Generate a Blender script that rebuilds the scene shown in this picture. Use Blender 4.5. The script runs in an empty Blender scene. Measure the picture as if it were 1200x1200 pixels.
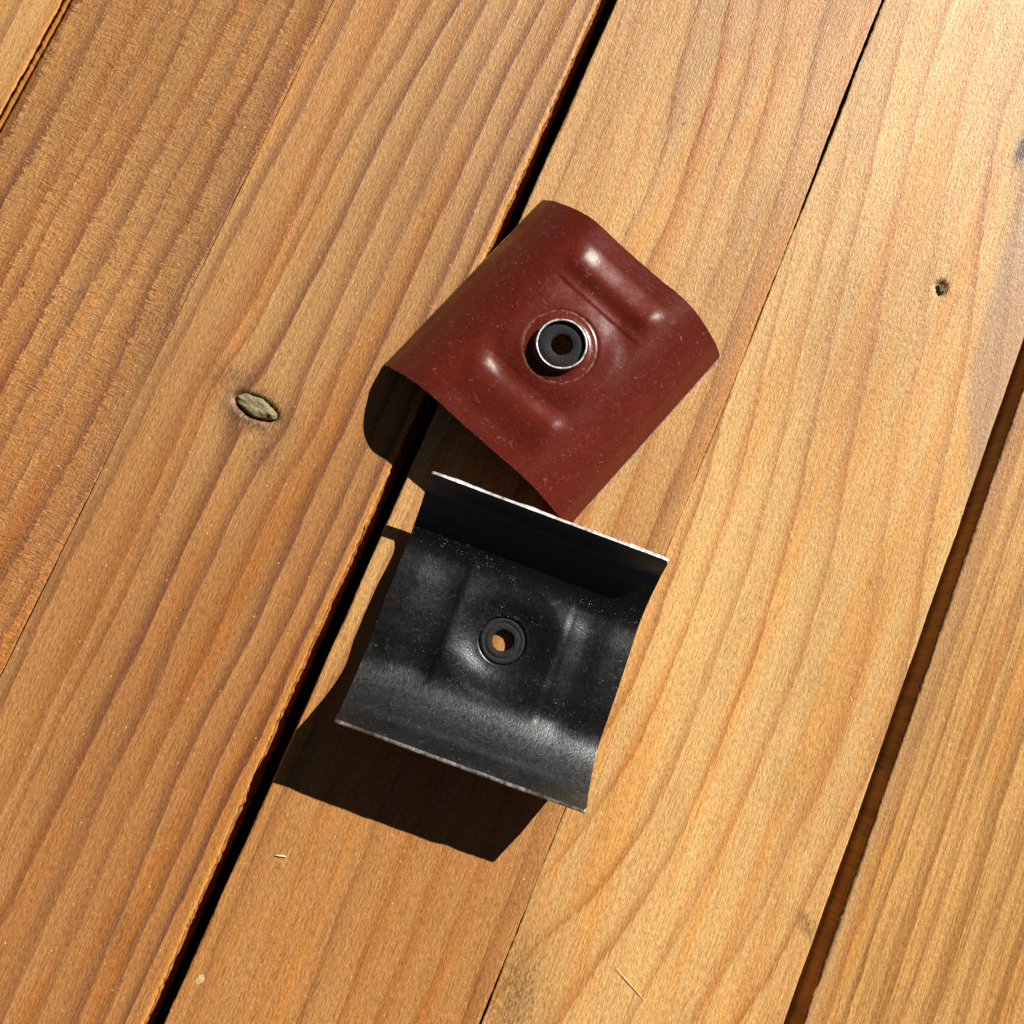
import bpy, bmesh, math, random
import numpy as np
from mathutils import Matrix, Vector

# ------------------------------------------------------------------ camera, sky, sun, exposure
MM = 0.001
scene = bpy.context.scene
COL = scene.collection
cam = bpy.data.cameras.new('camera')
cam.sensor_width = 36.0
cam.lens = 36.0 * 1194.8 / 1200.0
cam.clip_start = 0.005
cam.clip_end = 50.0
cam_ob = bpy.data.objects.new('camera', cam)
COL.objects.link(cam_ob)
CR = Matrix(((0.9974512, -0.00949295, -0.07071771),
             (0.0, 0.99111014, -0.13304391),
             (0.07135202, 0.13270481, 0.988584)))
cam_ob.matrix_world = Matrix.Translation(Vector((-25.5576, -48.0825, 357.2775)) * MM) @ CR.to_4x4()
scene.camera = cam_ob

SUN = Vector((1.2406, 0.8476, 1.0)).normalized()         # towards the sun
world = bpy.data.worlds.new('World')
scene.world = world
world.use_nodes = True
wn = world.node_tree
wn.nodes.clear()
sky = wn.nodes.new('ShaderNodeTexSky')
sky.sky_type = 'NISHITA'
sky.sun_disc = False
sky.altitude = 6000.0
sky.air_density = 0.6
sky.dust_density = 0.6
sky.ozone_density = 0.0
sky.sun_elevation = math.asin(SUN.z)
sky.sun_rotation = math.atan2(SUN.x, SUN.y)
wbg = wn.nodes.new('ShaderNodeBackground')
wbg.inputs['Strength'].default_value = 0.05
wout = wn.nodes.new('ShaderNodeOutputWorld')
whs = wn.nodes.new('ShaderNodeHueSaturation')            # camera's daylight white balance: near-neutral skylight
whs.inputs['Saturation'].default_value = 0.35
whs.inputs['Value'].default_value = 0.45            # keeps the sky's luminance while its blue is taken down
wn.links.new(sky.outputs[0], whs.inputs['Color'])
wn.links.new(whs.outputs[0], wbg.inputs[0])
wn.links.new(wbg.outputs[0], wout.inputs[0])

sun = bpy.data.lights.new('sun', 'SUN')
sun.energy = 5.0
sun.angle = math.radians(0.5)
sun.color = (1.0, 0.95, 0.87)
sun_ob = bpy.data.objects.new('sun', sun)
COL.objects.link(sun_ob)
sun_ob.rotation_euler = SUN.to_track_quat('Z', 'Y').to_euler()

vs = scene.view_settings
vs.view_transform = 'Standard'
vs.look = 'None'
vs.gamma = 1.0
vs.use_curve_mapping = False
vs.exposure = 0.66

# ------------------------------------------------------------------ helpers
def link(o, parent=None):
    COL.objects.link(o)
    if parent is not None:
        o.parent = parent
    return o


def empty(name, loc=(0, 0, 0), rot=(0, 0, 0), parent=None):
    o = bpy.data.objects.new(name, None)
    o.empty_display_size = 0.01
    o.location = Vector(loc) * MM
    o.rotation_euler = rot
    return link(o, parent)


def tag(o, label=None, cat=None, group=None, kind=None):
    if label: o['label'] = label
    if cat: o['category'] = cat
    if group: o['group'] = group
    if kind: o['kind'] = kind
    return o


def grid_faces(nr, nc, wrap=False, off=0, flip=False):
    """faces of a nr x nc vertex grid, wrap closes the columns"""
    i = np.arange(nr - 1)[:, None]
    j = np.arange(nc if wrap else nc - 1)[None, :]
    j2 = (j + 1) % nc
    a, b, c, d = i * nc + j, i * nc + j2, (i + 1) * nc + j2, (i + 1) * nc + j
    f = np.stack([a, b, c, d], -1).reshape(-1, 4) + off
    return f[:, ::-1] if flip else f


def mesh_from(name, verts, faces, smooth=True):
    """verts in mm (N,3), faces (M,4)"""
    me = bpy.data.meshes.new(name)
    v = np.asarray(verts, dtype=np.float64) * MM
    f = np.asarray(faces, dtype=np.int32)
    me.vertices.add(len(v))
    me.vertices.foreach_set('co', v.ravel())
    me.loops.add(f.size)
    me.loops.foreach_set('vertex_index', f.ravel())
    me.polygons.add(len(f))
    me.polygons.foreach_set('loop_start', np.arange(0, f.size, f.shape[1], dtype=np.int32))
    me.update(calc_edges=True)
    me.validate()
    me.polygons.foreach_set('use_smooth', np.full(len(me.polygons), smooth))
    return me


def vnoise(x, y, seed=0):
    """value noise in [-1, 1]"""
    xi, yi = np.floor(x).astype(np.int64), np.floor(y).astype(np.int64)
    fx, fy = x - xi, y - yi
    fx, fy = fx * fx * (3 - 2 * fx), fy * fy * (3 - 2 * fy)

    def h(a, b):
        n = (a * 374761393 + b * 668265263 + seed * 2246822519) & 0xffffffff
        n = ((n ^ (n >> 13)) * 1274126177) & 0xffffffff
        return ((n ^ (n >> 16)) & 0xffff) / 32767.5 - 1.0
    return ((h(xi, yi) * (1 - fx) + h(xi + 1, yi) * fx) * (1 - fy)
            + (h(xi, yi + 1) * (1 - fx) + h(xi + 1, yi + 1) * fx) * fy)


def sstep(a, b, x):
    t = np.clip((x - a) / (b - a), 0, 1)
    return t * t * (3 - 2 * t)


class NT:
    """small node-tree writer"""
    def __init__(self, name):
        self.m = bpy.data.materials.new(name)
        self.m.use_nodes = True
        self.t = self.m.node_tree
        self.t.nodes.clear()
        self.out = self.t.nodes.new('ShaderNodeOutputMaterial')
        self.p = self.t.nodes.new('ShaderNodeBsdfPrincipled')
        self.t.links.new(self.p.outputs[0], self.out.inputs[0])

    def put(self, sock, v):
        if isinstance(v, bpy.types.NodeSocket):
            self.t.links.new(v, sock)
        elif v is not None:
            if sock.type == 'RGBA' and len(v) == 3:
                v = (*v, 1)
            sock.default_value = v

    def math(self, op, a, b=None, c=None, clamp=False):
        n = self.t.nodes.new('ShaderNodeMath')
        n.operation = op
        n.use_clamp = clamp
        for s, v in zip(n.inputs, (a, b, c)):
            self.put(s, v)
        return n.outputs[0]

    def attr(self, name):
        n = self.t.nodes.new('ShaderNodeAttribute')
        n.attribute_name = name
        return n.outputs['Fac']

    def coord(self, scale):
        c = self.t.nodes.new('ShaderNodeTexCoord')
        m = self.t.nodes.new('ShaderNodeMapping')
        m.inputs['Scale'].default_value = [1000.0 * s for s in scale]
        self.t.links.new(c.outputs['Object'], m.inputs[0])
        return m.outputs[0]

    def shift(self, vec, offs):
        n = self.t.nodes.new('ShaderNodeVectorMath')
        n.operation = 'ADD'
        self.put(n.inputs[0], vec)
        self.put(n.inputs[1], offs)
        return n.outputs[0]

    def noise(self, scale, detail=2, rough=0.5, dist=0, offs=None, kind='3D'):
        n = self.t.nodes.new('ShaderNodeTexNoise')
        n.noise_dimensions = kind
        v = self.coord(scale)
        if offs is not None:
            v = self.shift(v, offs)
        self.put(n.inputs['Vector'], v)
        n.inputs['Scale'].default_value = 1
        n.inputs['Detail'].default_value = detail
        n.inputs['Roughness'].default_value = rough
        n.inputs['Distortion'].default_value = dist
        return n.outputs['Fac']

    def voronoi(self, scale, offs=None, rnd=1.0, kind='3D'):
        n = self.t.nodes.new('ShaderNodeTexVoronoi')
        n.voronoi_dimensions = kind
        v = self.coord(scale)
        if offs is not None:
            v = self.shift(v, offs)
        self.put(n.inputs['Vector'], v)
        n.inputs['Scale'].default_value = 1
        n.inputs['Randomness'].default_value = rnd
        return n.outputs['Distance'], n.outputs['Color']

    def white(self, v):
        n = self.t.nodes.new('ShaderNodeTexWhiteNoise')
        n.noise_dimensions = '1D'
        self.put(n.inputs['W'], v)
        return n.outputs['Value']

    def ramp(self, fac, stops, interp='LINEAR'):
        n = self.t.nodes.new('ShaderNodeValToRGB')
        e = n.color_ramp.elements
        n.color_ramp.interpolation = interp
        while len(e) < len(stops):
            e.new(0.5)
        for el, (p, c) in zip(e, stops):
            el.position = p
            el.color = (c, c, c, 1) if not hasattr(c, '__len__') else (*c, 1)
        self.put(n.inputs[0], fac)
        return n.outputs[0]

    def range(self, v, a, b, c=0.0, d=1.0):
        n = self.t.nodes.new('ShaderNodeMapRange')
        n.clamp = True
        for s, x in zip(n.inputs, (v, a, b, c, d)):
            self.put(s, x)
        return n.outputs[0]

    def mix(self, fac, a, b, mode='MIX'):
        n = self.t.nodes.new('ShaderNodeMix')
        n.data_type = 'RGBA'
        n.blend_type = mode
        self.put(n.inputs[0], fac)
        self.put(n.inputs[6], a)
        self.put(n.inputs[7], b)
        return n.outputs[2]

    def bump(self, height, strength=1.0, normal=None):
        n = self.t.nodes.new('ShaderNodeBump')
        n.inputs['Distance'].default_value = MM
        n.inputs['Strength'].default_value = strength
        self.put(n.inputs['Height'], height)
        if normal is not None:
            self.put(n.inputs['Normal'], normal)
        return n.outputs[0]

    def done(self, color=None, rough=None, spec=None, metal=None, normal=None, **kw):
        for k, v in (('Base Color', color), ('Roughness', rough), ('Specular IOR Level', spec),
                     ('Metallic', metal), ('Normal', normal)):
            if v is not None:
                self.put(self.p.inputs[k], v)
        for k, v in kw.items():
            self.put(self.p.inputs[k.replace('_', ' ')], v)
        return self.m

# ------------------------------------------------------------------ wood material
def wood(name, light, dark, offs, orange=(0.50, 0.185, 0.03), ramp=None, line=1.0, cross=0.0, fine=0.0,
         grain=0.26, sheen=0.34, tone=(0.80, 1.14), red=0.3, gloss=(0.54, 0.38)):
    """ring, tone, red and strength come from the plank mesh; fibre, pores and saw marks are noise"""
    n = NT(name)
    o3 = (offs, offs * 0.37, 0)
    fib = n.noise((1.9, 0.050, 0.3), 2, 0.7, offs=o3, kind='2D')
    pore = n.noise((1.45, 0.42, 0.8), 2, 0.8, offs=o3, kind='2D')
    ph = n.math('ADD', n.attr('ring'), n.math('MULTIPLY', n.math('SUBTRACT', fib, 0.5), 0.16))
    if cross:
        cm = n.noise((0.24, 0.72, 0.4), 3, 0.72, dist=1.3, offs=(offs + 6, 1, 0), kind='2D')
        ph = n.math('ADD', ph, n.math('MULTIPLY', n.math('SUBTRACT', cm, 0.5), 0.45))
    fr = n.math('FRACT', ph)
    rid = n.math('FLOOR', ph)
    r = n.ramp(fr, ramp or [(0.0, 0.16), (0.05, 0.03), (0.35, 0.0), (0.62, 0.18), (0.84, 0.72), (0.93, 1.0), (0.975, 0.85), (1.0, 0.18)])
    stren = n.math('MULTIPLY', n.math('ADD', 0.55, n.math('MULTIPLY', n.white(rid), 0.6)), n.attr('strength'))
    lw = n.math('MULTIPLY', n.math('MULTIPLY', r, stren), line, clamp=True)
    col = n.mix(n.attr('tone'), tuple(c * tone[0] for c in light), tuple(c * tone[1] for c in light))
    col = n.mix(n.math('MULTIPLY', n.attr('red_dimming'), red), col, tuple(a * b for a, b in zip(light, (0.76, 0.57, 0.44))))  # redder wood; its darkening also stands in for sheen fading towards the bottom
    lwc = n.mix(n.range(n.white(n.math('ADD', rid, 31.7)), 0.45, 0.75), dark, orange)
    col = n.mix(lw, col, lwc)
    if fine:
        fl = n.range(n.noise((0.62, 0.010, 0.1), 2, 0.55, offs=(offs + 2.0, 0.4, 0), kind='2D'), 0.50, 0.66)
        col = n.mix(n.math('MULTIPLY', fl, fine), col, dark)
    col = n.mix(1.0, col, n.ramp(fib, [(0.24, 0.74), (0.5, 1.0), (0.76, 1.20)]), 'MULTIPLY')
    col = n.mix(1.0, col, n.ramp(pore, [(0.26, 0.71), (0.5, 1.0), (0.74, 1.25)]), 'MULTIPLY')
    if cross:
        col = n.mix(cross, col, n.mix(1.0, col, n.ramp(cm, [(0.28, 0.62), (0.5, 1.0), (0.72, 1.30)]), 'MULTIPLY'))
    col = n.mix(n.math('MULTIPLY', n.attr('amber'), 0.55), col, n.mix(1.0, col, (1.03, 0.79, 0.46), 'MULTIPLY'))
    ck = n.noise((0.16, 0.0045, 0.1), 2, 0.6, offs=(offs + 3.0, 7.0, 0), kind='2D')   # hair checks along the grain
    ck = n.math('MULTIPLY', n.math('LESS_THAN', n.math('ABSOLUTE', n.math('SUBTRACT', ck, 0.47)), 0.0045), n.range(fib, 0.45, 0.6))
    col = n.mix(n.math('MULTIPLY', ck, 0.5), col, (0.10, 0.045, 0.02))
    d, dc = n.voronoi((0.34, 0.30, 0.3), offs=o3, kind='2D')         # pale specks of sawdust
    sep = n.t.nodes.new('ShaderNodeSeparateColor')
    n.put(sep.inputs[0], dc)
    spk = n.math('MULTIPLY', n.math('LESS_THAN', d, n.math('MULTIPLY', sep.outputs[1], 0.10)), n.math('GREATER_THAN', sep.outputs[0], 0.87))
    col = n.mix(n.math('MULTIPLY', spk, 0.5), col, (0.78, 0.64, 0.44))
    col = n.mix(n.math('MULTIPLY', n.attr('raw'), n.range(pore, 0.35, 0.6, 0.35, 1.0), clamp=True), col, (0.60, 0.26, 0.045))
    col = n.mix(n.math('MULTIPLY', n.attr('stain'), n.range(pore, 0.3, 0.62, 1.2, 0.4), clamp=True), col, (0.050, 0.030, 0.020))
    col = n.mix(n.math('MULTIPLY', n.attr('grey'), n.range(fib, 0.3, 0.6, 0.55, 1.0), clamp=True), col, (0.30, 0.215, 0.16))
    h = n.math('ADD', n.math('MULTIPLY', pore, grain), n.math('MULTIPLY', fib, grain * 0.5))
    if cross:
        h = n.math('ADD', h, n.math('MULTIPLY', cm, 0.55 * cross))
    return n.done(col, rough=n.range(fib, 0.2, 0.8, *gloss), spec=sheen, normal=n.bump(h, 1.0))


# ------------------------------------------------------------------ the deck: planks laid side by side
PHI = 1.1748
DX, DY = math.cos(PHI), math.sin(PHI)                    # along the planks
NX, NY = DY, -DX                                         # across the planks
RINGS = {
 "P1":[ [(38,-209.2),(55,-209.7),(72,-209.2),(91,-209.7),(103,-209.9)],
[(9,-197),(24,-197),(43,-197.2),(60,-195.7),(72,-195.8),(87,-196.5),(102,-196.8),(116,-196.6)],
[(-9,-190.1),(7,-190.2),(24,-190.2),(42,-190.4),(57,-189.8),(74,-189.1),(91,-189.4),(108,-188.2),(121,-188.7)],
[(-27,-179.9),(-14,-179.3),(3,-178.5),(19,-179.3),(35,-179),(54,-179.2),(68,-178.6),(84,-178.1),(103,-178.4),(127,-179.2)],
[(-48,-169.7),(-28,-169.9),(-14,-168.4),(-2,-168.7),(17,-168),(32,-168.1),(53,-169.1),(70,-168.3),(91,-168),(110,-166.7),(132,-166.3)],
[(-61,-159.2),(-40,-159),(-19,-158.4),(6,-158.6),(19,-158.6),(37,-158.9),(63,-159.3),(82,-158.4),(106,-157.7),(134,-158.5)],
[(-79,-150),(-58,-149.1),(-38,-146.1),(-15,-145.2),(20,-147.7),(35,-148.1),(54,-146.4),(76,-147.6),(97,-148.2),(141,-149)],], "P2":[ [(-117,-131.5),(-105,-132.1),(-85,-132.3),(-64,-132.3),(-44,-131.7),(-22,-130.9),(2,-131.7),(11,-130.6),(33,-130.9),(53,-130.2),(76,-129.7),(106,-128.6),(137,-128.8)],
[(-155,-115.8),(-136,-115.9),(-117,-116.9),(-110,-116.4),(-97,-116.6),(-76,-116),(-52,-116.7),(-27,-117),(0,-115.5),(14,-115.3),(22,-114),(46,-113.2),(73,-113.7),(110,-114.4),(140,-114)],
[(-167,-110.9),(-148,-112.1),(-130,-111.8),(-113,-111.7),(-101,-110.3),(-79,-110.2),(-56,-110.7),(-32,-111.4),(-12,-111.4),(3,-112),(14,-110.6),(26,-109),(49,-109.7),(72,-108.5),(102,-108.4),(120,-107.4),(138,-103.9),(160,-103)],
[(-189,-99.8),(-175,-100),(-152,-99.8),(-133,-99),(-110,-98.8),(-96,-98.1),(-71,-98.3),(-51,-98.3),(-28,-99.1),(-9,-97.4),(16,-99.4),(38,-99.1),(67,-97.1),(86,-97.9),(106,-97.8),(127,-96.8),(145,-95.4),(165,-93.5)],
[(-213,-87),(-195,-87.9),(-178,-87.4),(-161,-86.6),(-141,-87.9),(-123,-87.4),(-104,-86.2),(-89,-88.1),(-68,-88.4),(-50,-88.2),(-35,-87.6),(-16,-87.8),(-8,-86.7),(10,-86.6),(27,-85.2),(51,-85.9),(68,-85.6),(85,-86.5),(106,-86.3),(128,-85.7),(147,-84.9),(170,-83.9)],
[(-209,-77.4),(-196,-77.8),(-178,-77.2),(-159,-78.1),(-138,-78.4),(-121,-77.7),(-104,-77.8),(-94,-77.4),(-76,-77.2),(-57,-77.6),(-39,-77.3),(-20,-77.1),(3,-74.6),(18,-74.6),(40,-75.9),(57,-75.1),(79,-76.1),(100,-74.9),(125,-75.5),(148,-74.8),(170,-73.3)],
[(-206,-64.5),(-190,-65.6),(-174,-66.3),(-153,-67.2),(-132,-68.8),(-115,-68.5),(-96,-67.9),(-89,-66),(-76,-65.6),(-56,-66),(-37,-66.1),(-18,-66.5),(45,-65.6),(61,-65.9),(80,-66.3),(98,-66),(118,-65.4),(138,-65.5),(158,-65.9),(179,-64.2)],
[(-199,-57.4),(-184,-57.4),(-164,-57.4),(-145,-57.4),(-128,-57.3),(-112,-57.3),(-94,-57.5),(-82,-55.6),(-63,-55.9),(-45,-55),(-25,-55.5),(67,-55.1),(89,-55.1),(109,-55.7),(130,-55.4),(149,-55.2),(166,-54.1),(184,-53.3)],
[(-185,-50.8),(-169,-50.6),(-150,-50.2),(-131,-50.5),(-111,-49.7),(-97,-47.7),(-80,-49.1),(-60,-48.3),(-41,-48.2),(70,-47.8),(113,-47.4),(162,-46.8),(189,-47.1)],], "P3":[ [(-180,-34.3),(-163,-35.2),(-144,-35.5),(-124,-35.2),(108,-31.4),(121,-31.5),(156,-32.5),(193,-35.2)],
[(-186,-20),(-169,-20.8),(-154,-19.7),(-136,-19.7),(-121,-20.9),(115,-23.1),(125,-22.4),(161,-25.5),(202,-31.2)],
[(-183,-8.7),(-167,-8.9),(-149,-8.6),(-134,-7.1),(-120,-9.3),(113,-10.3),(140,-11),(172,-14.4),(202,-17)],
[(-178,-0),(-157,-0.4),(-135,-0.9),(-117,-2.1),(109,-3.2),(128,-1.5),(145,-1.3),(186,-7.8),(210,-10.1)],
[(-169,10.6),(-151,10),(-136,10.2),(-118,10.7),(108,9.7),(135,10.4),(149,8.5),(164,8.5),(189,4.8),(215,0.8)],
[(-165,22.8),(-149,23.1),(-134,22.7),(-116,22.5),(104,23.5),(120,22.3),(143,21.4),(166,19.6),(191,16.9),(219,11.5)],
[(-165,36.2),(-150,35.8),(-134,36.5),(-117,35.4),(98,34.4),(116,34.4),(142,32.4),(166,30.2),(191,27.6),(222,21)],
[(-158,50.6),(-144,49.8),(-131,49.4),(-119,49.7),(99,46.8),(121,46.2),(140,45.8),(166,44.3),(200,40.1),(222,36.7)],
[(182,56.8),(212,53.5),(234,51.5)],], "P4":[ [(-63,58.6),(-53,61.7),(-41,63.6),(11,61.7),(20,61.5),(37,61.3),(59,57.4),(90,56.4)],
[(-111,57.9),(-104,62.3),(-95,64.9),(-78,67.8),(-69,71.3),(-57,73.2),(-37,72.8),(-17,73.6),(-2,73.2),(15,72.2),(32,72.4),(48,70.6),(70,67.9),(94,64.3),(124,60.1),(137,58.8)],
[(-125,68.9),(-116,75.6),(-105,78.7),(-88,84.4),(-74,86.2),(-56,86.9),(-45,86.6),(-26,87),(-9,86.9),(6,86.7),(23,85.8),(43,83.8),(58,81.5),(78,78.9),(98,75.5),(124,71.8),(147,68.9),(166,66.8),(186,63.1),(213,59.1)],
[(-129,87.2),(-121,90.2),(-110,92.2),(-95,96),(-83,97.4),(-66,98.1),(-45,98.8),(-16,99.4),(4,98.3),(21,96.6),(40,95),(54,92.9),(68,90.1),(87,87.7),(102,85.7),(129,81.6),(148,79.1),(173,76.1),(197,72.1),(220,69.8),(241,67)],
[(-140,104.1),(-125,106.4),(-112,108.9),(-104,109.8),(-89,111.4),(-77,112.9),(-62,113.6),(-40,115.1),(-16,115.8),(-3,115.6),(13,114),(30,113.6),(45,110.6),(64,106.4),(85,103.6),(108,100.2),(143,94.9),(161,91.9),(187,87.6),(213,83.1),(230,82),(253,81.7)],
[(-132,123.9),(-114,128.7),(-100,131.5),(-85,133.2),(-68,133.5),(-52,137.2),(-32,138.2),(-10,138.3),(5,136.9),(21,134.6),(37,131.1),(54,126.8),(71,123.2),(94,120.7),(116,118.5),(151,112.2),(166,109.5),(189,104.4),(210,99.9),(233,97.9),(259,96.2)],
[(-127,138.6),(-111,142.5),(-92,145),(-70,147),(-43,151.2),(-21,152.8),(2,153),(22,150.3),(38,146.3),(52,143.5),(74,140.4),(100,137.2),(123,134.2),(150,128.5),(172,123.4),(193,119.7),(216,115.8),(240,116.5)],],
}
S0, S1 = -430.0, 520.0


def gauss_smooth(s, o, q, sig):
    """smooth a polyline o(s) and sample it at q, held flat beyond the ends"""
    f = np.arange(s[0], s[-1] + 1.0, 2.0)
    v = np.interp(f, s, o)
    pad = int(3 * sig / 2)
    k = np.exp(-0.5 * (np.arange(-pad, pad + 1) * 2.0 / sig) ** 2)
    k /= k.sum()
    ext = np.concatenate([2 * v[0] - v[1:pad + 1][::-1], v, 2 * v[-1] - v[-pad - 1:-1][::-1]]) if len(v) > pad + 1 \
        else np.pad(v, pad, mode='edge')
    v = np.convolve(ext, k, mode='valid')
    r = np.interp(q, f, v)
    m = min(len(v) - 1, 12)
    g0 = (v[m] - v[0]) / (2.0 * m)
    g1 = (v[-1] - v[-1 - m]) / (2.0 * m)
    lo, hi = np.clip(f[0] - q, 0, None), np.clip(q - f[-1], 0, None)
    return r - g0 * 70 * (1 - np.exp(-lo / 70)) + g1 * 70 * (1 - np.exp(-hi / 70))


def phase_field(o0, o1, O, ss, rings, spacing, seed):
    """ring count over the plank face, (len(ss), len(oo))"""
    if rings is None:
        rnd = random.Random(seed)
        cur, tab = o0 - spacing * rnd.random(), []
        while cur < o1 + spacing:
            tab.append(cur + 1.6 * vnoise(ss / 90.0, np.full_like(ss, cur / 25.0), seed) + 0.5 * vnoise(ss / 25.0, np.full_like(ss, cur / 6.0), seed + 1))
            cur += spacing * rnd.uniform(0.6, 1.45)
    else:
        tab = []
        for ln in rings:
            a = np.array(ln, dtype=float)
            tab.append(gauss_smooth(a[:, 0], a[:, 1], ss, 9.0))
    tab = np.array(tab)
    for k in range(1, len(tab)):                          # keep the rings in order
        tab[k] = np.maximum(tab[k], tab[k - 1] + 1.5)
    sp = np.full_like(ss, spacing)
    first = tab[:1] - sp * np.arange(8, 0, -1)[:, None]
    last = tab[-1:] + sp * np.arange(1, 9)[:, None]
    tab = np.concatenate([first, tab, last])
    ks = np.arange(len(tab), dtype=float)
    out = np.empty_like(O)
    for i in range(len(ss)):
        out[i] = np.interp(O[i], tab[:, i], ks)
    return out


def make_plank(deck, o0, o1, mat, seed, rings=None, spacing=10.0, rough_l=0.12, rough_r=0.12, reverse=False,
               stains=(), greys=(), raws=(0, 0), pits=(), bends=(), relief=0.16, wob=0.12, top=0.0, s0=S0, s1=S1, edge_fn=None, thick=27.0, step=1.0, cup=0.0, arris=(0.8, 0.8), red_dim_fn=lambda o, s: 0.35 + 0 * s):
    oc = 0.5 * (o0 + o1)
    fine = np.arange(-265.0, 335.0, step)
    ss = np.concatenate([np.arange(s0, -265.0, 6.0), fine, np.arange(335.0, s1 + 1, 6.0)])
    wid = o1 - o0
    e = np.array([0.0, 0.12, 0.35, 0.7, 1.2, 1.9])
    mid = np.linspace(2.8, wid - 2.8, int(wid / 1.15))
    oo = np.concatenate([e, mid, wid - e[::-1]]) + o0
    O, S = np.meshgrid(oo, ss)
    OE = O.copy()
    for (ko, ks_, ro, rs, amt) in bends:                  # grain flowing round a knot
        OE -= amt * np.tanh((O - ko) / (0.45 * ro)) * np.exp(-((O - ko) / (2.2 * ro)) ** 2 - ((S - ks_) / rs) ** 2)
    ph = phase_field(o0, o1, OE, ss, rings, spacing, seed)
    ph = ph + wob * (0.9 * vnoise(O / 9.0, S / 75.0, seed + 41) + 0.45 * vnoise(O / 2.2, S / 30.0, seed + 42))
    if reverse:
        ph = 50.0 - ph
    fr = ph - np.floor(ph)
    along = 0.9 + 0.35 * vnoise(O / 26.0, S / 95.0, seed + 43)
    dl, dr = O - o0, o1 - O
    # rounded arris, a little uneven
    z = np.full_like(O, top)
    rl = arris[0] * (1 + 0.6 * vnoise(S / 14.0, S * 0 + 1, seed)) + rough_l * 0.5 * vnoise(S / 1.3, S * 0 + 2, seed)
    rr = arris[1] * (1 + 0.6 * vnoise(S / 14.0, S * 0 + 3, seed)) + rough_r * 0.5 * vnoise(S / 1.3, S * 0 + 4, seed)
    for d, r in ((dl, rl), (dr, rr)):
        r = np.clip(r, 0.12, 2.0)
        t = np.clip(1 - d / r, 0, 1)
        z -= r * (1 - np.sqrt(np.clip(1 - t * t, 0, 1)))
    jl = rough_l * (0.40 * vnoise(S / 1.05, S * 0 + 11, seed) + 0.22 * vnoise(S / 9.0, S * 0 + 12, seed) + 0.3 * vnoise(S / 1.9, S * 0 + 14, seed) * (vnoise(S / 30.0, S * 0 + 15, seed) > 0)) + 0.25 * vnoise(S / 60.0, S * 0 + 13, seed)
    jr = rough_r * (0.40 * vnoise(S / 1.05, S * 0 + 21, seed) + 0.22 * vnoise(S / 9.0, S * 0 + 22, seed) + 0.3 * vnoise(S / 1.9, S * 0 + 24, seed) * (vnoise(S / 30.0, S * 0 + 25, seed) > 0)) + 0.25 * vnoise(S / 60.0, S * 0 + 23, seed)
    OX = O + jl * np.exp(-dl / 1.6) + jr * np.exp(-dr / 1.6)
    if edge_fn is not None:
        OX = OX + edge_fn(S, dl, dr)
    z += 0.12 * vnoise(O / 17.0, S / 70.0, seed + 5) * sstep(0, 4, np.minimum(dl, dr)) + cup * ((O - oc) / (wid / 2)) ** 2
    for (po, ps, ax, ay, ang, dep) in pits:
        ca, sa = math.cos(ang), math.sin(ang)
        u = ((O - po) * ca + (S - ps) * sa) / ax
        v = (-(O - po) * sa + (S - ps) * ca) / ay
        r = np.sqrt(u * u + v * v)
        z -= dep * (1 - sstep(0.72, 1.06, r))
    z += relief * along * np.interp(fr, [0, 0.1, 0.4, 0.65, 0.9, 0.96, 1.0], [0.35, 0.08, 0, 0.2, 0.95, 1.0, 0.35]) * sstep(0, 1.5, np.minimum(dl, dr))
    nr, nc = O.shape
    top_v = np.stack([OX - oc, S, z], -1).reshape(-1, 3)
    # sides: three more rows of vertices per edge, then the underside
    sides, faces = [top_v], [grid_faces(nr, nc)]
    base = nr * nc
    for col, sg in ((0, -1), (nc - 1, 1)):
        x, y, zz = OX[:, col] - oc, S[:, col], z[:, col]
        prev = np.arange(nr) * nc + col
        for dz in (3.0, 9.0, thick):
            jit = 0.18 * vnoise(y / 4.0, y * 0 + dz, seed + 31)
            sides.append(np.stack([x + jit, y, np.full_like(y, top - dz)], -1))
            cur = base + np.arange(nr)
            base += nr
            a = np.stack([prev[:-1], prev[1:], cur[1:], cur[:-1]], -1)
            faces.append(a if sg > 0 else a[:, ::-1])
            prev = cur
        if sg < 0:
            left_low = prev
    right_low = prev
    faces.append(np.stack([left_low[:-1], right_low[:-1], right_low[1:], left_low[1:]], -1)[:, ::-1])
    # end grain
    for row, fl in ((0, False), (nr - 1, True)):
        b = base
        sides.append(np.stack([OX[row] - oc, S[row], np.full(nc, top - thick)], -1))
        base += nc
        t = row * nc + np.arange(nc)
        l = b + np.arange(nc)
        a = np.stack([l[:-1], l[1:], t[1:], t[:-1]], -1)
        faces.append(a[:, ::-1] if fl else a)
    V, F = np.concatenate(sides), np.concatenate(faces)
    me = mesh_from('plank', V, F)
    nt = nr * nc
    ring = np.zeros(len(V))
    ring[:nt] = ph.ravel()
    ring[nt:] = np.interp(V[nt:, 0] + oc, oo, ring[:nc]) + V[nt:, 2] * 0.12
    stain, grey, raw = np.zeros(len(V)), np.zeros(len(V)), np.zeros(len(V))
    so, s2 = V[:, 0] + oc, V[:, 1]
    for (po, ps, ax, ay, ang, amt) in stains:
        ca, sa = math.cos(ang), math.sin(ang)
        u = ((so - po) * ca + (s2 - ps) * sa) / ax
        v = (-(so - po) * sa + (s2 - ps) * ca) / ay
        stain = np.maximum(stain, amt * np.exp(-(u * u + v * v) * 1.2))
    for fn in greys:
        grey = np.maximum(grey, fn(so, s2))
    raw = np.clip(np.maximum(raws[0] * np.exp(-np.clip(so - o0, 0, 9) / 0.9), raws[1] * np.exp(-np.clip(o1 - so, 0, 9) / 1.1)), 0, 1)
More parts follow.
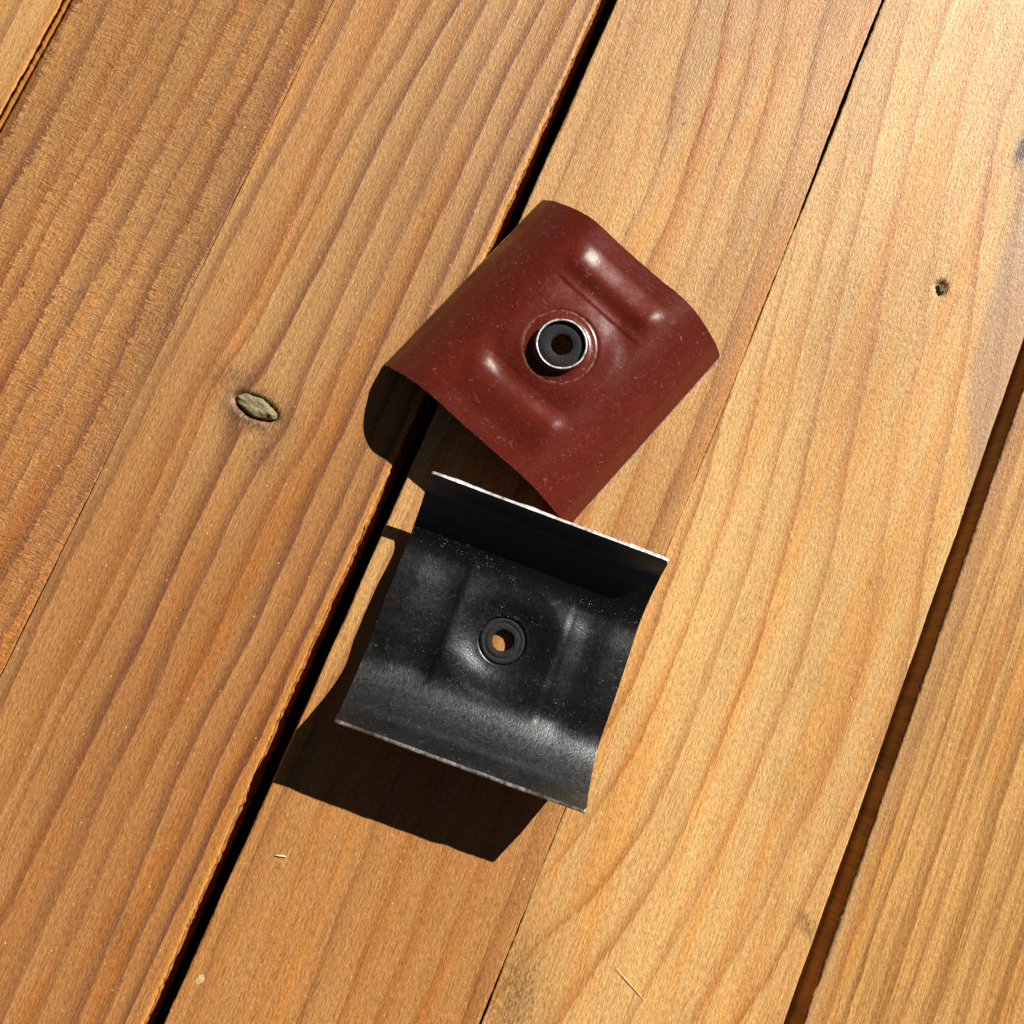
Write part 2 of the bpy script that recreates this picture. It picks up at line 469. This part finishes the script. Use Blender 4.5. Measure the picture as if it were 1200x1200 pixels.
    raw[nt:] = np.where(so[nt:] < oc, raws[0], raws[1])
    tone = np.clip(0.5 + 0.45 * vnoise(so / 45.0, s2 / 110.0, seed + 51) + 0.22 * vnoise(so / 13.0, s2 / 60.0, seed + 52) + 0.12 * vnoise(so / 3.0, s2 / 45.0, seed + 54), 0, 1)
    red_dim = np.clip(red_dim_fn(so, s2) + 0.35 * vnoise(so / 30.0, s2 / 120.0, seed + 53) + 0.38 * vnoise(so / 5.0, s2 / 90.0, seed + 55), 0, 1)
    amber = sstep(0.05, 0.75, vnoise(so / 3.2, s2 / 85.0, seed + 61) + 0.5 * vnoise(so / 14.0, s2 / 60.0, seed + 62))
    stre = np.ones(len(V))
    stre[:nt] = along.ravel()
    for nm, arr in (('ring', ring), ('tone', tone), ('red_dimming', red_dim), ('strength', stre), ('amber', amber), ('stain', stain), ('grey', grey), ('raw', raw)):
        at = me.attributes.new(nm, 'FLOAT', 'POINT')
        at.data.foreach_set('value', arr.astype(np.float32))
    me.materials.append(mat)
    ob = bpy.data.objects.new('plank', me)
    ob.location = Vector((oc * NX, oc * NY, 0)) * MM
    ob.rotation_euler = (0, 0, PHI - math.pi / 2)
    link(ob, deck)
    return ob, oc


soil = NT('dark_soil')
soil_m = soil.done(soil.mix(soil.noise((0.05, 0.05, 0.05), 4, 0.6), (0.02, 0.014, 0.01), (0.05, 0.035, 0.024)), rough=0.95, spec=0.1)
g = mesh_from('ground', [(-2500, -2500, -160), (2500, -2500, -160), (2500, 2500, -160), (-2500, 2500, -160)], [(0, 1, 2, 3)], False)
g.materials.append(soil_m)
tag(link(bpy.data.objects.new('ground', g)), kind='structure')
deck = tag(empty('deck'), kind='structure')

TAN = (0.47, 0.265, 0.115)
M_far = wood('wood_plank_far', (0.50, 0.275, 0.100), (0.22, 0.10, 0.045), 71.0, line=0.6)
M1 = wood('wood_rough_sawn', (0.455, 0.220, 0.070), (0.16, 0.052, 0.024), 3.0, cross=0.75, line=1.0, red=0.75)
M2 = wood('wood_ridged', (0.475, 0.250, 0.092), (0.18, 0.068, 0.029), 23.0, line=0.95, red=0.75)
M3 = wood('wood_reddish', (0.56, 0.316, 0.116), (0.25, 0.086, 0.026), 41.0, line=0.85, red=0.8)
M4 = wood('wood_pale', (0.62, 0.368, 0.136), (0.36, 0.132, 0.032), 57.0, line=0.88, red=0.5,
          ramp=[(0.0, 0.25), (0.06, 0.04), (0.4, 0.0), (0.74, 0.12), (0.88, 0.60), (0.95, 1.0), (0.985, 0.75), (1.0, 0.25)], sheen=0.36, gloss=(0.52, 0.40))
M5 = wood('wood_olive', (0.55, 0.298, 0.094), (0.28, 0.118, 0.030), 87.0, orange=(0.38, 0.165, 0.025), line=0.85, fine=0.45, red=0.2)

crack = lambda S, dl, dr: -np.exp(-dr / 1.5) * (1.0 * sstep(110, 235, S) + 0.28 * np.clip(vnoise(S / 22.0, S * 0 + 4, 9), -0.2, 1) * sstep(-160, 60, S))
make_plank(deck, -417.5, -322.5, M_far, 5, spacing=9.0, step=4.0)
make_plank(deck, -320.0, -225.6, M_far, 2, spacing=11.0, raws=(0, 1.0), rough_r=0.3, arris=(0.8, 0.5), step=1.0)
P1, c1 = make_plank(deck, -223.0, -136.72, M1, 11, RINGS['P1'], 10.5, relief=0.10, wob=0.16, red_dim_fn=lambda o, s: 0.75 * sstep(70, -70, s), rough_l=0.35, rough_r=0.15, raws=(0.9, 0.0), arris=(0.9, 0.3), top=-0.3, stains=[(-171, 12, 0.8, 1.2, 0, 0.8), (-142.0, 45.0, 1.3, 0.9, 0.3, 0.9)],
                    greys=[lambda o, s: 0.06 * np.clip(np.exp(-((o + 178) / 9) ** 2 - ((s - 52) / 30) ** 2) + np.exp(-((o + 172) / 7) ** 2 - ((s - 5) / 22) ** 2), 0, 1)])
P2, c2 = make_plank(deck, -136.60, -45.5, M2, 12, RINGS['P2'], 11.0, relief=0.26, wob=0.07, red_dim_fn=lambda o, s: 0.15 + 0.75 * sstep(40, -110, s), rough_l=0.05, rough_r=0.7, raws=(0, 1.0), arris=(0.4, 0.8),  # lower end redder, and painted dimmer for the loss of sheen
                    pits=[(-97.7, -1.6, 9.4, 4.4, -0.10, 2.4)], bends=[(-97.7, -1.5, 9.0, 15.0, 5.0)],
                    stains=[(-97.7, -2.0, 14.0, 8.0, -0.1, 0.8), (-97.5, -6.0, 11.5, 4.0, -0.1, 1.0), (-110.5, 5.0, 7, 5, 0.5, 0.6), (-88.0, -15.0, 6, 7, 0.2, 0.45), (-72.0, 88.6, 0.9, 0.9, 0, 1.0),
                            (-65.0, -180.0, 4, 9, 0.0, 0.35)])
P3, c3 = make_plank(deck, -39.3, 56.1, M3, 13, RINGS['P3'], 12.0, relief=0.16, wob=0.09, red_dim_fn=lambda o, s: 0.1 + 0.75 * sstep(40, -130, s) + 0.35 * sstep(25, 50, o), rough_l=0.18, rough_r=0.22, arris=(0.8, 0.4), reverse=True, raws=(0.15, 0), edge_fn=crack,
                    stains=[(2.3, 162.0, 4.5, 0.35, -1.35, 0.9)])
P4, c4 = make_plank(deck, 56.42, 152.4, M4, 14, RINGS['P4'], 13.5, relief=0.10, wob=0.035, red_dim_fn=lambda o, s: 0.05 + 0.6 * sstep(30, -130, s), rough_l=0.16, rough_r=0.10, arris=(0.4, 0.8),
                    stains=[(116.3, 142.5, 2.6, 4.6, 0.3, 1.2), (117.0, 152.0, 2.2, 9.0, 0.1, 0.3), (148.0, -92.0, 2.6, 5.0, 0.9, 0.75), (64.0, -150.0, 8.5, 22.0, 0.15, 0.6),
                            (71.0, -163.0, 10.0, 9.0, 0.4, 0.5), (127.6, 209.0, 2.4, 8.0, -0.05, 2.2), (128.5, 27.0, 0.9, 2.6, 0.2, 0.35)],
                    greys=[lambda o, s: 0.6 * sstep(-2.0, 3.0, o - (133.5 - 0.045 * (s - 160) + 0.28 * np.clip(120 - s, 0, 200))) * sstep(30, 100, s)],
                    pits=[(116.3, 142.5, 2.3, 3.2, 0.3, 1.5)], bends=[(116.3, 142.5, 3.0, 16.0, 2.2)])
P5, c5 = make_plank(deck, 158.6, 253.0, M5, 15, None, 8.5, relief=0.12, rough_l=0.3, rough_r=0.1, stains=[(165.0, -60.0, 0.5, 22.0, 0.02, 0.7), (171.0, -105.0, 0.45, 16.0, -0.02, 0.6), (196.0, -40.0, 0.5, 12.0, 0.03, 0.5)],
                    greys=[lambda o, s: 0.25 * (1 - sstep(2, 9, o - 158.6))])
make_plank(deck, 256.0, 350.0, M_far, 16, spacing=10.0, step=4.0)


def blob(name, ax, ay, az, mat, parent, loc, ang, seed, nu=28, nv=12, rag=0.12):
    """a flattened uneven lump (knot plug, chip), base slightly sunk"""
    t = np.linspace(0, 2 * math.pi, nu, endpoint=False)
    rows = []
    for k in range(nv):
        q = k / (nv - 1)
        rad = math.cos(q * math.pi / 2) ** 0.45 if k < nv - 1 else 0.02
        zz = math.sin(q * math.pi / 2)
        jag = 1 + rag * vnoise(np.cos(t) * 2.3 + 5, np.sin(t) * 2.3 + 5, seed) + rag * 0.5 * vnoise(np.cos(t) * 6 + 9, np.sin(t) * 6 + 9, seed)
        wob = az * 0.30 * vnoise(np.cos(t) * rad * 3 + 3, np.sin(t) * rad * 3 + 7, seed + 1)
        rows.append(np.stack([ax * rad * jag * np.cos(t), ay * rad * jag * np.sin(t), az * zz + wob], -1))
    V = np.concatenate(rows)
    me = mesh_from(name, V, grid_faces(nv, nu, wrap=True))
    me.materials.append(mat)
    o = bpy.data.objects.new(name, me)
    o.location = Vector(loc) * MM
    o.rotation_euler = (0, 0, ang)
    return link(o, parent)


kn = NT('knot_grey_green')
kv = kn.noise((0.8, 2.0, 0.8), 3, 0.6, dist=0.6)
knot_m = kn.done(kn.mix(kn.range(kv, 0.35, 0.65), (0.17, 0.135, 0.07), (0.33, 0.285, 0.155)), rough=0.8, spec=0.2,
                 normal=kn.bump(kn.math('MULTIPLY', kv, 0.5), 1.0))
kd = NT('knot_dark')
knot_dm = kd.done(kd.mix(kd.range(kd.noise((1.5, 1.5, 1.5), 3, 0.6), 0.45, 0.6), (0.025, 0.016, 0.012), (0.33, 0.24, 0.14)), rough=0.8)
tag(blob('knot', 8.3, 3.3, 1.9, knot_m, P2, (-97.4 - c2, -1.0, -1.7), -0.10, 3), label='grey green knot with a dark crack along one side')
tag(blob('knot', 1.5, 2.1, 1.4, knot_dm, P4, (116.3 - c4, 142.5, -1.0), 0.4, 8), label='small dark pin knot')

# ------------------------------------------------------------------ saddle clips
L, W, T = 42.7, 43.7, 1.5
HX = np.array([0, 10, 16, 20, 24, 28.5, 33.5, 39.3, 43.7])
HZ = np.array([15.6, 15.9, 16.7, 16.95, 16.2, 14.2, 10.8, 5.7, 0.0])
_t = np.linspace(0, W, 1200)
_z = np.interp(_t, HX, HZ)
_k = np.exp(-0.5 * (np.arange(-60, 61) * (W / 1199) / 1.5) ** 2)
_k /= _k.sum()
_slope_end = (HZ[-1] - HZ[-2]) / (HX[-1] - HX[-2])
_ext = np.concatenate([_z[1:61][::-1], _z, _z[-1] + _slope_end * (W / 1199) * np.arange(1, 61)])
_zs = np.convolve(_ext, _k, mode='valid')
_zs -= _zs[-1]
# a definite crease where the lip flares
_zs = _zs + 0.30 * np.interp(_t, [36.8, 39.4, 42.0], [0, 1, 0])
H = float(_zs[0])
R0, RT, RISE, BOSS, FUN = 11.6, 9.1, 4.6, 2.1, 3.2


def height(x, v, soft=False):
    z = np.interp(np.abs(x), _t, _zs)
    # two pressed beads running across the crown, steep towards the middle
    for sg in (-1, 1):
        q = sg * v
        fade = (0.7 * (1 - sstep(6.0, 30.0, np.abs(x)))) if soft else (1 - sstep(15.5, 22.0, np.abs(x)))
        if sg > 0:
            b = ((0.0 if soft else 0.28) * sstep(18.6, 19.6, q) + 1.15 * sstep(21.0, 27.5, q)) * (1 - sstep(27.5, 36.0, q))
        else:
            b = ((0.0 if soft else 0.12) * sstep(17.2, 18.2, q) + 1.25 * sstep(17.5, 24.0, q)) * (1 - sstep(25.0, 37.0, q))
        if soft:
            b = b * 0.85 + 0.0
            z = z + 0.42 * sstep(18.0, 20.4, q) * (1 - sstep(22.0, 38.0, q)) * (1 - sstep(19.0, 25.0, np.abs(x)))
        z = z + b * fade
    z = z + 0.10 * vnoise(x / 14.0, v / 14.0, 77)          # not quite true
    f = 1 - sstep(11.6, 20.0, np.hypot(x, v))
    return z * (1 - f) + H * f


def boss(r):
    return BOSS * (1 - sstep(11.6, 24.0, r))


def funnel(r):
    return FUN * (1 - sstep(7.6, 21.5, r))


def clip_meshes():
    per = 84
    tt = np.linspace(-1, 1, per, endpoint=False)
    sq = np.concatenate([np.stack([np.full(per, 1.0), tt], -1), np.stack([-tt, np.full(per, 1.0)], -1),
                         np.stack([np.full(per, -1.0), -tt], -1), np.stack([tt, np.full(per, -1.0)], -1)])
    ang = np.arctan2(sq[:, 1] * L, sq[:, 0] * W)
    na = len(sq)
    rr = np.linspace(0, 1, 74)
    rr = np.concatenate([rr[:-1] ** 1.15, [1.0]])
    outer = sq * [W, L]
    # slightly rounded corners
    rc = 0.7
    cv = np.abs(outer) - [W - rc, L - rc]
    k = (cv > 0).all(1)
    cl = np.hypot(cv[k, 0], cv[k, 1])[:, None]
    mx = cv[k].max(1)[:, None]
    outer[k] = np.sign(outer[k]) * ([W - rc, L - rc] + cv[k] / cl * mx)
    inner = np.stack([np.cos(ang), np.sin(ang)], -1) * R0
    XY = inner[None] * (1 - rr[:, None, None]) + outer[None] * rr[:, None, None]
    x, v = XY[..., 0], XY[..., 1]
    z = height(x, v)
    e = 0.15
    nx = -(height(x + e, v, True) - height(x - e, v, True)) / (2 * e)
    ny = -(height(x, v + e, True) - height(x, v - e, True)) / (2 * e)
    edge = sstep(0.985, 1.0, rr)[:, None]
    nl = np.sqrt(nx * nx + ny * ny + 1)
    N = np.stack([nx, ny, np.ones_like(nx)], -1) / nl[..., None]
    inn = rr < 0.02
    N[inn] = (0, 0, 1)
    top = np.stack([x, v, z], -1)
    rr2 = np.hypot(x, v)
    bot = np.stack([x, v, height(x, v, True)], -1) - N * T
    bot[..., 2] += funnel(rr2)
    top[..., 2] += boss(rr2)
    top[..., 2] -= 0.28 * np.exp(-((np.hypot(x, v) - 12.9) / 0.5) ** 2)   # pressed ring on the painted side
    nr = len(rr)
    # painted upper face and black lower face: one plate with two coats
    V = np.concatenate([top.reshape(-1, 3), bot.reshape(-1, 3)])
    ft, fb = grid_faces(nr, na, wrap=True, flip=True), grid_faces(nr, na, wrap=True, off=nr * na)
    plate = mesh_from('plate', V, np.concatenate([ft, fb]))
    plate.polygons.foreach_set('material_index', np.concatenate([np.zeros(len(ft)), np.ones(len(fb))]).astype(np.int32))
    # sheared edge with a small burr
    a, b = top[-1], bot[-1]
    t = np.arange(na)
    out = a - top[-2]
    out /= np.linalg.norm(out, axis=1)[:, None]
    j = 0.05 * vnoise(t / 1.7, t * 0.0, 5)[:, None] * out
    st = np.abs(np.abs(a[:, 0]) - W) < 0.6               # the two straight sheared edges
    w = np.where(st, 1.0, 0.15)[:, None] * (0.8 + 0.35 * vnoise(t / 5.0, t * 0.0, 8)[:, None])
    rows = np.stack([a + out * 0.001, a * 0.97 + b * 0.03 + out * 0.80 * w + j, a * 0.7 + b * 0.3 + out * 0.66 * w + j, a * 0.25 + b * 0.75 + out * 0.22 * w + j, b + out * 0.001])
    edge_me = mesh_from('cut_edge', rows.reshape(-1, 3), grid_faces(5, na, wrap=True, flip=True))
    edge_me.polygons.foreach_set('material_index', np.tile(np.where(st, 0, 1), 4).astype(np.int32))
    return plate, edge_me


def lathe(name, prof, n=96, closed=False, wobble=0.0, seed=1):
    th = np.linspace(0, 2 * math.pi, n, endpoint=False)
    p = np.array(prof, dtype=float)
    if closed:
        p = np.concatenate([p, p[:1]])
    V = []
    for k, (r, z) in enumerate(p):
        w = wobble * vnoise(np.cos(th) * 3 + 7, np.sin(th) * 3 + (k % max(1, len(p) - 1)) * 0.6, seed)
        V.append(np.stack([(r + w) * np.cos(th), (r + w) * np.sin(th), np.full(n, z) + w * 0.7], -1))
    return mesh_from(name, np.concatenate(V), grid_faces(len(p), n, wrap=True))


def hairs(n, off):
    """fine wandering scratch lines, broken up"""
    a = n.noise((0.11, 0.23, 0.2), 2, 0.5, dist=0.4, offs=(off, 2.0, 0))
    line = n.math('LESS_THAN', n.math('ABSOLUTE', n.math('SUBTRACT', a, 0.5)), 0.0035)
    m = n.noise((0.35, 0.35, 0.35), 2, 0.6, offs=(off, 9.0, 0))
    return n.math('MULTIPLY', line, n.range(m, 0.52, 0.60))


def scuffs(n, amount=1.0, off=0.0):
    """thin scratches and dust grains, 0..1"""
    dots = None
    for sc, rad, cut, o2 in ((0.95, 0.20, 0.86, 0.0), (2.4, 0.36, 0.76, 5.5)):
        d, cc = n.voronoi((sc, sc, sc), offs=(off + o2, 0, 0))
        s = n.t.nodes.new('ShaderNodeSeparateColor')
        n.put(s.inputs[0], cc)
        q = n.math('MULTIPLY', n.math('LESS_THAN', d, n.math('MULTIPLY', s.outputs[1], rad)), n.math('GREATER_THAN', s.outputs[0], cut))
        dots = q if dots is None else n.math('MAXIMUM', dots, q)
    return n.math('MULTIPLY', dots, amount)


red = NT('red_brown_enamel')
rl = red.noise((0.05, 0.05, 0.05), 3, 0.55)
rcol = red.mix(red.range(rl, 0.3, 0.7), (0.094, 0.0092, 0.0042), (0.120, 0.0130, 0.0060))
dust_area = red.range(red.noise((0.06, 0.06, 0.06), 3, 0.6, offs=(3, 8, 1)), 0.46, 0.70, 0.0, 1.0)
rd = red.math('MULTIPLY', scuffs(red), dust_area)
rcol = red.mix(red.math('MULTIPLY', rd, 0.42), rcol, (0.50, 0.30, 0.20))
rcol = red.mix(red.math('MULTIPLY', hairs(red, 7.0), 0.4), rcol, (0.50, 0.34, 0.26))
film = red.range(red.noise((0.9, 0.9, 0.9), 4, 0.7), 0.5, 0.85, 0.0, 0.08)
rcol = red.mix(film, rcol, (0.42, 0.25, 0.20))
# worn ring round the collar
tc = red.t.nodes.new('ShaderNodeTexCoord')
sx = red.t.nodes.new('ShaderNodeSeparateXYZ')
red.put(sx.inputs[0], tc.outputs['Object'])
rad = red.math('MULTIPLY', red.math('SQRT', red.math('ADD', red.math('POWER', sx.outputs[0], 2.0), red.math('POWER', sx.outputs[1], 2.0))), 1000.0)
ringm = red.math('SUBTRACT', 1.0, red.math('DIVIDE', red.math('ABSOLUTE', red.math('SUBTRACT', rad, red.math('ADD', 12.0, red.math('MULTIPLY', red.noise((0.12, 0.12, 0.12), 2), 1.6)))), 0.55), clamp=True)
ringm = red.math('MULTIPLY', ringm, red.range(red.noise((0.7, 0.7, 0.7), 3, 0.7), 0.46, 0.62))
rcol = red.mix(red.math('MULTIPLY', ringm, 0.32), rcol, (0.55, 0.42, 0.36))
rbump = red.math('ADD', red.math('MULTIPLY', red.noise((0.9, 0.9, 0.9), 3, 0.6), 0.035), red.math('MULTIPLY', rd, 0.06))
red_m = red.done(rcol, rough=red.range(red.noise((0.5, 0.5, 0.5), 3, 0.7), 0.3, 0.7, 0.25, 0.35), spec=0.46, normal=red.bump(rbump))

blk = NT('black_backing_coat')
bl = blk.noise((0.07, 0.07, 0.07), 3, 0.6, offs=(2, 2, 0))
bcol = blk.mix(blk.range(bl, 0.35, 0.7), (0.0030, 0.0026, 0.0022), (0.0065, 0.0058, 0.0052))
bd1 = blk.math('MULTIPLY', scuffs(blk, 1.0, 4.0), blk.range(blk.noise((0.05, 0.05, 0.05), 3, 0.6), 0.42, 0.68, 0.04, 1.0))
bcol = blk.mix(blk.math('MULTIPLY', bd1, 0.26), bcol, (0.20, 0.18, 0.165))
bcol = blk.mix(blk.math('MULTIPLY', hairs(blk, 3.0), 0.35), bcol, (0.24, 0.22, 0.20))
haze = blk.range(blk.noise((1.6, 1.6, 1.6), 4, 0.75, offs=(1, 7, 3)), 0.52, 0.82, 0.0, 0.045)
bcol = blk.mix(haze, bcol, (0.16, 0.15, 0.15))
bbump = blk.math('ADD', blk.math('MULTIPLY', blk.noise((1.4, 1.4, 1.4), 3, 0.65), 0.085), blk.math('MULTIPLY', bd1, 0.06))
blk_m = blk.done(bcol, rough=blk.range(blk.noise((0.6, 0.6, 0.6), 3, 0.7), 0.3, 0.7, 0.25, 0.37), spec=0.85, normal=blk.bump(bbump), Specular_Tint=(0.90, 0.96, 1.0))

ste = NT('bare_cut_steel')
sn = ste.noise((0.55, 0.55, 0.55), 4, 0.75)
ste_m = ste.done(ste.mix(ste.range(sn, 0.36, 0.62), (0.16, 0.15, 0.14), (0.78, 0.76, 0.73)), rough=ste.range(sn, 0.3, 0.7, 0.55, 0.35), metal=0.35,
                 normal=ste.bump(ste.math('MULTIPLY', sn, 0.25)))
wr = NT('worn_paint_edge')
wv = wr.noise((0.35, 0.35, 0.35), 3, 0.7)
wrn_m = wr.done(wr.mix(wr.range(wv, 0.50, 0.62), (0.05, 0.012, 0.008), (0.50, 0.44, 0.40)), rough=0.5)
rub = NT('black_rubber')
rn = rub.noise((1.8, 1.8, 1.8), 4, 0.7)
rub_m = rub.done(rub.mix(rub.range(rn, 0.35, 0.7), (0.005, 0.005, 0.0053), (0.028, 0.028, 0.029)), rough=0.75, spec=0.3,
                 normal=rub.bump(rub.math('MULTIPLY', rn, 0.5)))

plate_me, edge_me = clip_meshes()
plate_me.materials.append(red_m)
plate_me.materials.append(blk_m)
edge_me.materials.append(ste_m)
edge_me.materials.append(wrn_m)
zb = H + BOSS                                            # boss level where the collar starts
zt = H + RISE
arc = [(R0 - (R0 - RT) * math.sin(a), zb + (R0 - RT) * 0.55 * (1 - math.cos(a))) for a in np.linspace(0, math.pi / 2, 9)]
collar_me = lathe('collar', arc + [(RT - 0.05, zt - 1.0), (RT - 0.1, zt - 0.25), (RT - 0.18, zt)], wobble=0.03)
collar_me.materials.append(red_m)
rim_me = lathe('collar_rim', [(RT - 0.18, zt), (RT - 0.35, zt + 0.14), (RT - 0.62, zt + 0.15), (RT - 0.85, zt)], wobble=0.08, seed=4)
rim_me.materials.append(ste_m)
lin = [(RT - 0.85, zt), (RT - 0.9, zt - 1.0), (RT - 0.95, H - T + FUN + 0.5), (RT - 0.8, H - T + FUN + 0.1)]
lin += [(r, H - T + float(funnel(r))) for r in np.linspace(RT - 0.4, R0, 8)]
lining_me = lathe('collar_lining', lin)
lining_me.materials.append(blk_m)
g0, g1 = H - T + FUN + 0.25, zt - 1.2
grom_me = lathe('rubber_grommet', [(4.0, g0 + 0.25), (4.3, g0), (5.4, g0 - 0.04), (5.7, g0 + 0.05), (5.9, g0 + 0.3), (6.3, g0 + 0.3), (6.6, g0 + 0.05), (7.2, g0 - 0.05), (7.7, g0 + 0.1),
                                   (RT - 1.0, g0 + 0.75), (RT - 1.0, g1 - 0.2), (RT - 1.5, g1 - 0.05), (6.9, g1 + 0.28), (6.0, g1 + 0.42), (5.0, g1 + 0.34), (4.1, g1 + 0.02), (3.5, g1 - 0.45), (3.7, g0 + 0.6)],
                closed=True, wobble=0.10, seed=9)
grom_me.materials.append(rub_m)


def make_clip(loc, rot, label):
    root = empty('roof_clip', loc, rot)
    tag(root, label, 'metal clip', 'metal saddle clips lying on the planks')
    for nm, me, lab in (('plate', plate_me, None), ('cut_edge', edge_me, 'bare silver sheared edge'), ('collar', collar_me, None),
                        ('rubber_grommet', grom_me, 'black rubber washer with a hole')):
        o = link(bpy.data.objects.new(nm, me), root)
        if lab:
            o['label'] = lab
        if nm == 'collar':
            r = link(bpy.data.objects.new('rim', rim_me), o)
            r['label'] = 'bare silver rim'
            link(bpy.data.objects.new('lining', lining_me), o)
    return root


make_clip((15.49, 55.32, T * 0.75), (0, 0, -0.7279), 'red brown arched metal clip standing on its edges, collar and rubber washer up')
# the other one lies on its collar, hollow side up: turned over about its straight edge
BROT, BTX, BTY = -0.3503, 0.0, -0.0450
U = Vector((math.cos(BROT), math.sin(BROT), BTX)).normalized()
Vv = Vector((-math.sin(BROT), math.cos(BROT), BTY))
Vv = (Vv - U * Vv.dot(U)).normalized()
Z = U.cross(Vv)
# local x (across the profile) -> V, local y (along straight edges) -> U, local z -> down
Rm = Matrix((Vv, U, -Z)).transposed()
BZ = H + RISE + 0.22
black = make_clip((-3.2, -44.6, BZ), Rm.to_euler(), 'black hollow side of an upturned metal clip with a hole in its middle')

# ------------------------------------------------------------------ small litter on the planks
ch = NT('pale_splinter')
fl_ = NT('tan_sawdust')
flake_m = fl_.done(fl_.mix(fl_.noise((1.5, 1.5, 1.5), 3), (0.42, 0.27, 0.10), (0.66, 0.50, 0.26)), rough=0.8)
chip_m = ch.done(ch.mix(ch.noise((2, 2, 2), 2), (0.66, 0.50, 0.28), (0.82, 0.70, 0.50)), rough=0.6)


def on_deck(o, s, z=0.0):
    return (o * NX + s * DX, o * NY + s * DY, z)


def sliver(name, o, s, ln, wd, ang, label, cat, seed):
    n = 14
    t = np.linspace(0, 1, n)
    w = wd * (0.35 + 0.65 * np.sin(t * math.pi)) * (1 + 0.25 * vnoise(t * 5, t * 0, seed))
    x = (t - 0.5) * ln
    y = 0.05 * ln * vnoise(t * 2.0, t * 0 + 3, seed)
    z = 0.18 + 0.5 * wd * vnoise(t * 2.5, t * 0 + 8, seed) ** 2
    rows = [np.stack([x, y + w * math.cos(a) * 0.5, z + w * math.sin(a) * 0.35 + 0.1], -1) for a in np.linspace(0, 2 * math.pi, 8, endpoint=False)]
    V = np.stack(rows, 1).reshape(-1, 3)
    me = mesh_from(name, V, grid_faces(n, 8, wrap=True))
    me.materials.append(chip_m)
    ob = bpy.data.objects.new(name, me)
    ob.location = Vector(on_deck(o, s)) * MM
    ob.rotation_euler = (0, 0, ang)
    tag(link(ob), label, cat)
    return ob


sliver('wood_splinter', -26.2, -137.3, 3.4, 0.75, -0.12, 'tiny white wood splinter on the plank below the black clip', 'splinter', 3)
sliver('wood_splinter', 98.5, -131.5, 14.0, 0.28, -0.86, 'thin straw coloured sliver stuck on the pale plank near the bottom', 'splinter', 6)
bl_o = blob('wood_chip', 1.9, 1.5, 0.22, flake_m, None, on_deck(-34.3, -182.7, 0.0), 0.6, 21, nu=20, nv=6, rag=0.3)
tag(bl_o, 'small round pale sawdust flake beside the dark gap at the bottom', 'wood chip')
